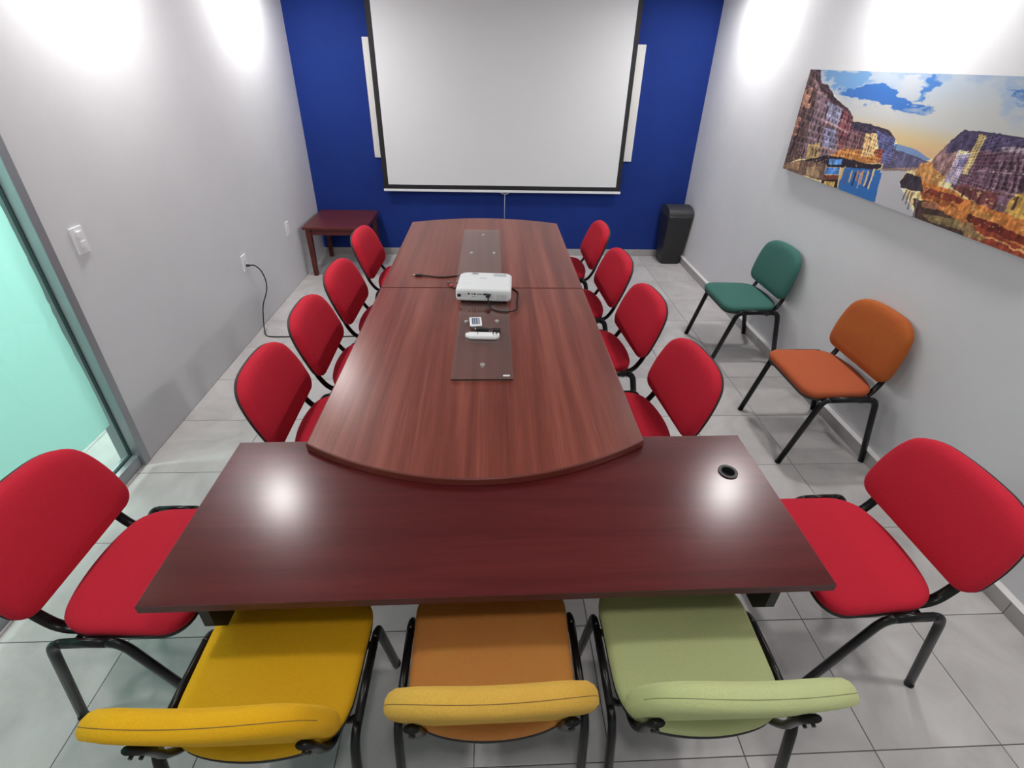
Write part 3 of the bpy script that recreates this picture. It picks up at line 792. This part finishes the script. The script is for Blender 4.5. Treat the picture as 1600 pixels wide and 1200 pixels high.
# colour patches of the print: red, green, blue, raggedness, then u, v pairs in thousandths
PRINT_SHAPES = (
    (112, 164, 218, 6, 61, 982, 309, 998, 292, 928, 239, 835, 156, 867, 112, 908),
    (58, 118, 205, 6, 198, 828, 297, 900, 350, 927, 413, 876, 437, 815, 499, 777, 554, 789, 534, 747, 477, 735, 381, 760, 290, 771, 221, 794),
    (70, 130, 210, 6, 504, 975, 554, 996, 549, 908, 520, 825, 488, 806, 510, 878),
    (66, 120, 205, 5, 724, 908, 1030, 959, 1030, 906, 750, 897),
    (130, 165, 210, 5, 750, 856, 1030, 873, 1030, 839, 757, 839),
    (196, 202, 212, 6, 420, 980, 498, 974, 499, 877, 472, 828, 424, 890),
    (120, 152, 200, 1, 481, 482, 554, 475, 616, 428, 586, 396, 489, 385),
    (88, 84, 116, 2, 472, 440, 531, 434, 581, 420, 614, 412, 598, 357, 477, 264, 469, 347),
    (92, 68, 68, 2, -22, 1018, 26, 1012, 92, 811, 84, 579, 95, 163, -30, 0, -49, 107),
    (168, 118, 96, 2, 1, 805, 43, 836, 60, 640, 9, 641),
    (150, 100, 80, 2, -13, 515, 23, 561, 30, 369, -5, 336),
    (126, 100, 110, 2, 76, 816, 126, 777, 229, 683, 287, 265, 86, 150, 89, 461),
    (72, 48, 58, 2, 18, 1012, 57, 1004, 83, 882, 125, 863, 174, 770, 268, 670, 290, 617, 250, 635, 142, 744, 91, 795),
    (150, 118, 120, 1, 40, 933, 92, 811, 140, 780, 135, 758, 86, 786, 40, 868),
    (134, 130, 156, 2, 143, 725, 229, 683, 235, 506, 161, 577),
    (128, 124, 154, 2, 173, 495, 234, 494, 243, 316, 182, 320),
    (176, 146, 96, 2, 113, 311, 174, 355, 191, 206, 118, 167),
    (126, 70, 76, 2, 228, 685, 288, 631, 317, 421, 283, 287, 236, 514),
    (172, 134, 134, 1, 167, 539, 310, 473, 311, 487, 169, 554),
    (160, 122, 122, 1, 180, 312, 292, 301, 292, 314, 180, 327),
    (170, 130, 128, 1, 226, 591, 295, 552, 296, 563, 227, 603),
    (120, 84, 90, 2, 292, 541, 369, 525, 401, 325, 283, 263),
    (60, 50, 72, 2, 289, 591, 368, 593, 448, 576, 484, 515, 471, 482, 408, 530, 367, 514, 291, 526),
    (84, 86, 132, 2, 397, 557, 483, 519, 491, 337, 460, 305, 414, 507),
    (140, 66, 50, 2, 416, 407, 452, 424, 461, 313, 423, 307),
    (192, 120, 58, 4, 292, 355, 418, 393, 459, 327, 396, 269, 296, 262, 236, 271),
    (206, 164, 112, 2, 364, 516, 410, 525, 426, 353, 376, 327),
    (44, 34, 50, 2, 89, 133, 229, 258, 314, 279, 409, 281, 469, 309, 468, 274, 406, 214, 313, 190, 208, 164),
    (112, 84, 72, 3, -33, 18, 98, 143, 233, 186, 250, 26, 113, 0, -23, -36),
    (150, 115, 85, 4, 20, 67, 101, 130, 96, 35, 17, 17),
    (160, 130, 95, 4, 140, 89, 213, 140, 221, 41, 149, 13),
    (42, 112, 194, 2, 326, 1, 320, 199, 473, 265, 491, -10, 448, -21),
    (40, 36, 46, 2, 246, 40, 316, 86, 322, 3, 235, -6),
    (80, 140, 214, 1, 243, 232, 302, 263, 306, 211, 247, 183),
    (36, 32, 50, 1, 239, 179, 309, 215, 311, 191, 240, 156),
    (70, 130, 208, 1, 242, 154, 306, 185, 310, 121, 241, 88),
    (124, 66, 44, 1, 241, 80, 312, 119, 314, 81, 252, 40),
    (192, 152, 78, 2, 254, 28, 305, 53, 305, 8, 255, -2),
    (228, 184, 112, 2, 317, 195, 319, 87, 327, 87, 324, 195),
    (228, 186, 120, 2, 360, 196, 361, 93, 368, 93, 367, 196),
    (210, 130, 80, 2, 384, 208, 387, 118, 394, 119, 391, 208),
    (224, 150, 100, 2, 401, 220, 409, 101, 416, 103, 408, 221),
    (232, 196, 140, 2, 423, 234, 427, 99, 434, 99, 430, 234),
    (236, 206, 150, 2, 443, 264, 448, 90, 454, 90, 449, 263),
    (40, 46, 80, 2, 376, 190, 379, 65, 385, 66, 382, 190),
    (50, 60, 110, 2, 436, 241, 438, 90, 443, 90, 441, 241),
    (90, 90, 140, 2, 341, 184, 344, 57, 351, 58, 347, 184),
    (190, 170, 180, 2, 396, 202, 404, 58, 409, 59, 402, 202),
    (192, 190, 196, 1, 470, 266, 559, 314, 550, 225, 595, 116, 653, -11, 485, -18, 477, 116),
    (44, 112, 196, 2, 458, 223, 479, 244, 493, 3, 469, -10),
    (150, 120, 110, 2, 468, 274, 593, 358, 566, 311, 477, 262),
    (190, 130, 70, 4, 593, 387, 633, 441, 678, 335, 665, 262, 602, 273, 583, 314),
    (142, 106, 106, 3, 618, 420, 651, 570, 684, 534, 678, 335, 648, 355),
    (110, 80, 96, 2, 708, 546, 1030, 656, 1030, 190, 790, 218, 702, 288),
    (74, 64, 96, 2, 646, 485, 649, 581, 673, 661, 727, 662, 769, 662, 1030, 694, 1030, 628, 730, 550, 688, 525),
    (84, 54, 70, 2, 729, 527, 774, 542, 777, 484, 740, 416),
    (152, 132, 146, 2, 777, 595, 1030, 651, 1030, 616, 778, 563),
    (122, 64, 66, 3, 722, 314, 821, 326, 822, 209, 709, 274),
    (168, 152, 178, 2, 684, 496, 712, 517, 715, 304, 678, 307),
    (110, 100, 140, 1, 691, 476, 711, 491, 710, 429, 693, 419),
    (210, 200, 205, 1, 681, 490, 714, 515, 712, 523, 679, 498),
    (204, 174, 118, 2, 713, 640, 733, 641, 729, 389, 714, 382),
    (66, 42, 58, 2, 780, 503, 790, 334, 796, 333, 786, 501),
    (150, 118, 126, 2, 790, 509, 801, 335, 804, 335, 793, 509),
    (66, 42, 58, 2, 794, 519, 807, 341, 813, 341, 800, 518),
    (150, 118, 126, 2, 804, 525, 818, 342, 820, 342, 806, 525),
    (66, 42, 58, 2, 808, 535, 824, 348, 830, 348, 814, 534),
    (150, 118, 126, 2, 818, 541, 835, 349, 837, 349, 820, 541),
    (66, 42, 58, 2, 821, 551, 840, 354, 846, 355, 827, 550),
    (150, 118, 126, 2, 831, 556, 850, 355, 853, 356, 833, 556),
    (66, 42, 58, 2, 834, 566, 856, 361, 861, 362, 1030, 565),
    (150, 118, 126, 2, 1030, 571, 866, 362, 868, 362, 1030, 571),
    (66, 42, 58, 2, 1030, 580, 1030, 367, 1030, 368, 1030, 580),
    (150, 118, 126, 2, 1030, 586, 1030, 368, 1030, 368, 1030, 586),
    (170, 140, 148, 1, 748, 423, 1030, 525, 1030, 532, 747, 430),
    (140, 104, 110, 1, 742, 305, 1030, 372, 1030, 379, 741, 313),
    (192, 150, 72, 4, 849, 340, 1030, 447, 1030, 199, 851, 217),
    (90, 60, 50, 2, 857, 333, 859, 245, 865, 243, 862, 331),
    (90, 60, 50, 2, 1030, 365, 881, 240, 886, 240, 1030, 364),
    (86, 44, 48, 2, 736, 297, 736, 229, 743, 227, 742, 294),
    (86, 44, 48, 2, 757, 295, 759, 223, 765, 222, 763, 293),
    (86, 44, 48, 2, 778, 293, 780, 218, 786, 217, 784, 291),
    (86, 44, 48, 2, 798, 291, 801, 214, 806, 213, 803, 290),
    (86, 44, 48, 2, 817, 289, 821, 209, 826, 208, 822, 288),
    (190, 112, 50, 3, 599, 271, 685, 269, 789, 224, 1030, 199, 1030, -20, 835, -35, 643, 140),
    (212, 140, 70, 4, 786, 191, 833, 195, 836, 127, 782, 138),
    (150, 80, 40, 4, 627, 196, 701, 210, 749, 160, 667, 132),
    (120, 48, 34, 3, 637, 236, 746, 233, 744, 188, 640, 191),
    (112, 40, 30, 3, 775, 150, 1030, 114, 1030, 61, 776, 89),
    (146, 60, 40, 3, 767, 61, 813, 87, 1030, 38, 1030, -29, 826, -32),
    (214, 150, 90, 4, 810, 52, 1030, 9, 1030, 19, 810, 64),
    (200, 130, 70, 4, 651, 154, 795, 83, 795, 93, 651, 165),
    (72, 52, 48, 4, 616, 132, 653, 147, 776, 64, 813, -34, 643, -20),
    (132, 112, 72, 5, 660, 44, 748, 88, 772, 21, 698, -11),
    (150, 120, 80, 5, 755, 76, 805, 85, 826, -7, 777, 6),
    (170, 110, 80, 3, 640, 124, 686, 147, 701, 120, 652, 92),
    (58, 48, 60, 2, 550, 218, 561, 301, 608, 290, 636, 195, 588, 184, 559, 181),
    (96, 88, 98, 1, 581, 178, 580, 89, 584, 88, 586, 177),
    (96, 88, 98, 1, 601, 175, 608, 40, 612, 40, 605, 175),
    (96, 88, 98, 1, 624, 146, 633, 0, 637, 1, 628, 147),
    (96, 88, 98, 1, 591, 176, 595, 68, 599, 68, 595, 176),
    (52, 36, 46, 2, 152, 690, 148, 592, 157, 589, 161, 686),
    (52, 36, 46, 2, 142, 508, 140, 429, 150, 427, 151, 506),
    (52, 36, 46, 2, 154, 420, 151, 351, 159, 350, 161, 418),
    (52, 36, 46, 2, 47, 757, 41, 686, 51, 682, 56, 753),
    (52, 36, 46, 2, 35, 619, 30, 540, 41, 537, 45, 616),
    (52, 36, 46, 2, 28, 442, 25, 333, 36, 332, 39, 441),
    (52, 36, 46, 2, 81, 630, 78, 528, 87, 527, 89, 628),
    (52, 36, 46, 2, 20, 295, 12, 143, 25, 142, 33, 293),
    (52, 36, 46, 2, 235, 655, 235, 594, 242, 592, 241, 654),
    (52, 36, 46, 2, 266, 618, 269, 558, 276, 557, 273, 617),
    (52, 36, 46, 2, 258, 477, 259, 398, 266, 397, 265, 476),
    (52, 36, 46, 2, 288, 473, 290, 396, 296, 395, 295, 472),
    (52, 36, 46, 2, 323, 486, 325, 427, 332, 426, 329, 486),
    (52, 36, 46, 2, 347, 481, 353, 408, 359, 408, 353, 481),
    (52, 36, 46, 2, 387, 497, 389, 454, 393, 454, 391, 496),
    (52, 36, 46, 2, 392, 426, 396, 368, 400, 368, 396, 426),
    (52, 36, 46, 2, 95, 257, 89, 173, 98, 171, 104, 255),
    (52, 36, 46, 2, 140, 276, 147, 209, 153, 211, 146, 277),
    (52, 36, 46, 2, 158, 285, 163, 218, 170, 219, 165, 286),
)
def paint_print(W, H):
    """dusk view along a canal between old houses: returns linear RGB, row 0 at the bottom"""
    u = (np.arange(W) + 0.5)[None, :] / W * np.ones((H, 1))
    v = (np.arange(H) + 0.5)[:, None] / H * np.ones((1, W))
    c = lambda *a: np.array(a, float)
    def lerp(a, b_, t): return a + (b_ - a) * t[..., None]
    sst = lambda a, b_, x: (lambda t: t * t * (3 - 2 * t))(np.clip((x - a) / (b_ - a), 0, 1))
    sky = lerp(c(0.90, 0.78, 0.55) * np.ones((H, W, 3)), c(0.80, 0.80, 0.79), sst(0.50, 0.68, v))
    sky = lerp(sky, c(0.72, 0.78, 0.85), sst(0.70, 0.95, v) * (1 - 0.5 * sst(0.5, 0.75, u)))
    sky = lerp(sky, c(0.93, 0.72, 0.55), np.exp(-((u - 0.60) / 0.06) ** 2 - ((v - 0.46) / 0.05) ** 2) * 0.7)
    n1 = fbm(W, H, 10, 6, 1, 5)
    sky = lerp(sky, c(0.55, 0.68, 0.86), sst(0.54, 0.70, n1) * sst(0.66, 0.80, v) * 0.55)
    img = sky
    jx = fbm(W, H, 60, 24, 60, 4) - 0.5; jy = fbm(W, H, 60, 24, 90, 4) - 0.5
    sx = fbm(W, H, 22, 26, 160, 4) - 0.5; sy = fbm(W, H, 22, 26, 190, 4) - 0.5
    for shape in PRINT_SHAPES:
        rgb = [k / 255 for k in shape[:3]]; j = shape[3]
        pts = [(shape[k] / 1000, shape[k + 1] / 1000) for k in range(4, len(shape), 2)]
        cover = np.zeros((H, W))
        for amp in ((0.5, 0.8, 1.1, 1.4) if j >= 5 else (1.0,)):
            if j >= 5: uu, vv = u + sx * 0.014 * j * amp, v + sy * 0.030 * j * amp
            else: uu, vv = u + jx * 0.0035 * j, v + jy * 0.009 * j
            inside = np.zeros((H, W), bool)
            for k in range(len(pts)):
                (xa, ya), (xb, yb) = pts[k - 1], pts[k]
                if ya == yb: continue
                inside ^= ((ya > vv) != (yb > vv)) & (uu < (xb - xa) * (vv - ya) / (yb - ya) + xa)
            cover += inside
        img = lerp(img, c(*rgb), cover / (4 if j >= 5 else 1))
    # broken brushwork in the houses and on the quays, small lights near the water
    n3 = fbm(W, H, 130, 50, 301, 3); n4 = fbm(W, H, 170, 60, 401, 2); n5 = fbm(W, H, 150, 18, 501, 3)
    built = (v < np.interp(u, [0, 0.05, 0.09, 0.16, 0.28, 0.30, 0.44, 0.49, 0.50, 0.60, 0.62, 0.65, 0.68, 1.0], [1.02, 1.0, 0.87, 0.80, 0.64, 0.58, 0.56, 0.50, 0.44, 0.40, 0.44, 0.56, 0.645, 0.665])) & ~((v < 0.31) & (u > 0.31 + 0.3 * np.clip(v - 0.2, 0, 1)) & (u < np.interp(v, [0, 0.1, 0.2, 0.31], [0.645, 0.60, 0.55, 0.56])))
    tex = 1 + built * 0.12 + built * ((n3 - 0.5) * 0.5 + (n5 - 0.5) * 0.9)
    img = img * np.clip(tex, 0.4, 1.7)[..., None]
    VP = (0.612, 0.37)
    for left in (True, False):                     # rows of small dark windows running to the vanishing point
        dist = np.clip((VP[0] + 0.03 - u) if left else (u - VP[0] + 0.05), 0.02, 2)
        a = np.log(dist) * 24; b_ = (v - VP[1]) / dist * 8
        cell = np.modf(np.abs(np.sin(np.floor(a) * 12.9898 + np.floor(b_) * 78.233) * 43758.5453))[0]
        fa, fb = (a + jx * 0.25) % 1.0, (b_ + jy * 0.25) % 1.0
        zone = built & (v > (0.27 if left else 0.30)) & ((u < 0.5) if left else (u > 0.64))
        win = zone & (fa > 0.3) & (fa < 0.7) & (fb > 0.2) & (fb < 0.75) & (cell > 0.25)
        img = np.where(win[..., None], img * 0.56, img)
        img = np.where((zone & (fb < 0.1))[..., None], np.clip(img * 1.22 + 0.04, 0, 1), img)
    band = np.exp(-((v - np.interp(u, [0, 0.25, 0.5, 0.62, 0.75, 1.0], [0.12, 0.24, 0.30, 0.30, 0.22, 0.12])) / 0.09) ** 2) * ((u < 0.46) | (u > 0.62))
    img = lerp(img, c(0.97, 0.82, 0.52), ((n4 > 0.765) & (band > 0.3)).astype(float) * 0.7)
    img = np.clip(lerp(img, img.mean(-1, keepdims=True) * np.ones(3), 0.12 * np.ones((H, W))), 0, 1)
    return np.where(img <= 0.04045, img / 12.92, ((img + 0.055) / 1.055) ** 2.4)
def picture():
    ya, yb_, z0, z1 = 2.515, 0.515, 1.309, 1.934
    dep = 0.033
    t = empty('canvas_picture', (XR, (ya + yb_) / 2, z0), 0, 'wide canvas print of old houses along a canal at dusk', 'picture')
    hy = (ya - yb_) / 2; h = z1 - z0
    MB().box(-dep + 0.0006, -0.001, -hy + 0.0005, hy - 0.0005, 0.0005, h - 0.0005).build('stretcher', 'canvas_edge', t)
    W, H = 720, 226
    img = paint_print(W, H)
    gx, gy = np.meshgrid(np.arange(W), np.arange(H))
    U, V = gx / (W - 1), gy / (H - 1)
    co = np.stack([np.full_like(U, -dep), hy - U * 2 * hy, V * h], -1).reshape(-1, 3)
    idx = np.arange(W * H).reshape(H, W)
    q = np.stack([idx[:-1, :-1], idx[1:, :-1], idx[1:, 1:], idx[:-1, 1:]], -1).reshape(-1, 4)
    me = bpy.data.meshes.new('mesh')
    me.vertices.add(len(co)); me.vertices.foreach_set('co', co.astype(np.float32).ravel())
    me.loops.add(q.size); me.loops.foreach_set('vertex_index', q.astype(np.int32).ravel())
    me.polygons.add(len(q)); me.polygons.foreach_set('loop_start', (np.arange(len(q)) * 4).astype(np.int32))
    me.update(calc_edges=True)
    ca = me.color_attributes.new('print', 'FLOAT_COLOR', 'POINT')
    rgba = np.ones((W * H, 4), np.float32); rgba[:, :3] = img.reshape(-1, 3)
    ca.data.foreach_set('color', rgba.ravel())
    obj('print', me, 'canvas_print', t)
picture()

# ------------------------------------------------------------------ things along the walls
def wall_plates():
    t = empty('light_switch', (XL, 1.135, 1.19), 0, 'white double light switch plate on the left wall', 'light switch')
    MB().box(0, 0.008, -0.036, 0.036, -0.060, 0.060, 0.002).build('plate', 'white_plastic', t)
    for zc in (0.026, -0.018):
        MB().box(0.0082, 0.017, -0.014, 0.014, zc - 0.016, zc + 0.016, 0.003).build('rocker', 'white_plastic', t)
    t = empty('wall_socket', (XL, 2.505, 0.565), 0, 'white wall socket with a black power cord plugged in', 'socket', 'wall sockets')
    MB().box(0, 0.008, -0.036, 0.036, -0.060, 0.060, 0.002).build('plate', 'white_plastic', t)
    for zc in (0.022, -0.022):
        MB().box(0.0082, 0.0105, -0.013, 0.013, zc - 0.014, zc + 0.014, 0.001).build('outlet', 'white_plastic', t)
    t = empty('wall_socket', (XL, 3.41, 0.555), 0, 'white empty wall socket near the small wooden table', 'socket', 'wall sockets')
    MB().box(0, 0.008, -0.036, 0.036, -0.060, 0.060, 0.002).build('plate', 'white_plastic', t)
    for zc in (0.022, -0.022):
        MB().box(0.0082, 0.0105, -0.013, 0.013, zc - 0.014, zc + 0.014, 0.001).build('outlet', 'white_plastic', t)
    t = empty('power_cord', (XL, 2.505, 0.0), 0, 'black power cord hanging from the socket to the floor', 'cord')
    MB().cyl((0.0106, 0, 0.543), 0.011, 0.026, 14, 0.008, axis='x').build('plug', 'black_plastic', t)
    P = smooth_path([(0.034, 0, 0.543), (0.060, 0.02, 0.535), (0.085, 0.05, 0.48), (0.088, 0.08, 0.38), (0.072, 0.08, 0.29), (0.046, 0.03, 0.20), (0.045, -0.02, 0.11), (0.06, -0.08, 0.03), (0.090, -0.13, 0.0055), (0.16, -0.15, 0.005), (0.30, -0.15, 0.005), (0.55, -0.16, 0.005), (0.85, -0.14, 0.005), (1.2, -0.18, 0.005)], 7)
    MB().sweep(P, 0.0045, n=8).build('cord', 'black_rubber', t)
wall_plates()
def side_table():
    t = empty('side_table', (-1.650, 3.93, 0), 0, 'small square mahogany side table in the corner by blue wall', 'table')
    hx, hy, zt = 0.303, 0.325, 0.505
    MB().box(-hx, hx, -hy, hy, zt - 0.024, zt, 0.004).build('table_top', 'mahogany_side_table', t)
    for sx in (-1, 1):
        for sy in (-1, 1):
            x, y = sx * (hx - 0.045), sy * (hy - 0.045)
            a, b_ = 0.024, 0.019
            v = [(x - b_, y - b_, 0), (x + b_, y - b_, 0), (x + b_, y + b_, 0), (x - b_, y + b_, 0), (x - a, y - a, zt - 0.0245), (x + a, y - a, zt - 0.0245), (x + a, y + a, zt - 0.0245), (x - a, y + a, zt - 0.0245)]
            MB().add(v, [(0, 1, 2, 3), (4, 5, 6, 7), (0, 1, 5, 4), (1, 2, 6, 5), (2, 3, 7, 6), (3, 0, 4, 7)]).build('leg', 'mahogany_side_table', t)
    for sy in (-1, 1):
        y = sy * (hy - 0.045)
        MB().box(-hx + 0.070, hx - 0.070, y - 0.009, y + 0.009, zt - 0.085, zt - 0.0245).build('apron', 'mahogany_side_table', t)
    for sx in (-1, 1):
        x = sx * (hx - 0.045)
        MB().box(x - 0.009, x + 0.009, -hy + 0.070, hy - 0.070, zt - 0.085, zt - 0.0245).build('apron', 'mahogany_side_table', t)
side_table()
def bin_():
    t = empty('waste_bin', (1.866, 4.10, 0), 0, 'tall black plastic waste bin with dark grey curved lid', 'bin')
    def loft(levels, seg=5):
        v = []; f = []; n = None
        for (hx, hy, r, z, oy) in levels:
            ol = outline([(-hx, -hy, r), (hx, -hy, r), (hx, hy, r), (-hx, hy, r)], seg)
            n = len(ol)
            v += [(p.x, p.y + oy, z) for p in ol]
        for i in range(len(levels) - 1):
            for k in range(n):
                f.append((i * n + k, i * n + (k + 1) % n, (i + 1) * n + (k + 1) % n, (i + 1) * n + k))
        f.append(tuple(range(n))[::-1]); f.append(tuple(range((len(levels) - 1) * n, len(levels) * n)))
        return v, f
    v, f = loft([(0.104, 0.100, 0.03, 0.0, 0.035), (0.108, 0.106, 0.03, 0.015, 0.034), (0.129, 0.152, 0.03, 0.52, 0.004)])
    MB().add(v, f).build('body', 'bin_black', t)
    v, f = loft([(0.132, 0.157, 0.03, 0.505, 0.004), (0.134, 0.159, 0.03, 0.545, 0.004), (0.130, 0.153, 0.03, 0.552, 0.004)])
    MB().add(v, f).build('rim', 'bin_black', t)
    # curved swing lid: half barrel along x
    n = 14; vv = []; ff = []
    for k in range(n + 1):
        a = PI * k / n
        y = -0.150 * math.cos(a) + 0.004; z = 0.550 + 0.088 * math.sin(a) ** 0.8
        vv += [(-0.129, y, z), (0.129, y, z)]
    for k in range(n): ff.append((2 * k, 2 * k + 1, 2 * k + 3, 2 * k + 2))
    ff.append(tuple(range(0, 2 * n + 2, 2))); ff.append(tuple(range(1, 2 * n + 2, 2))); ff.append((0, 1, 2 * n + 1, 2 * n))
    MB().add(vv, ff).build('lid', 'bin_lid', t)
bin_()
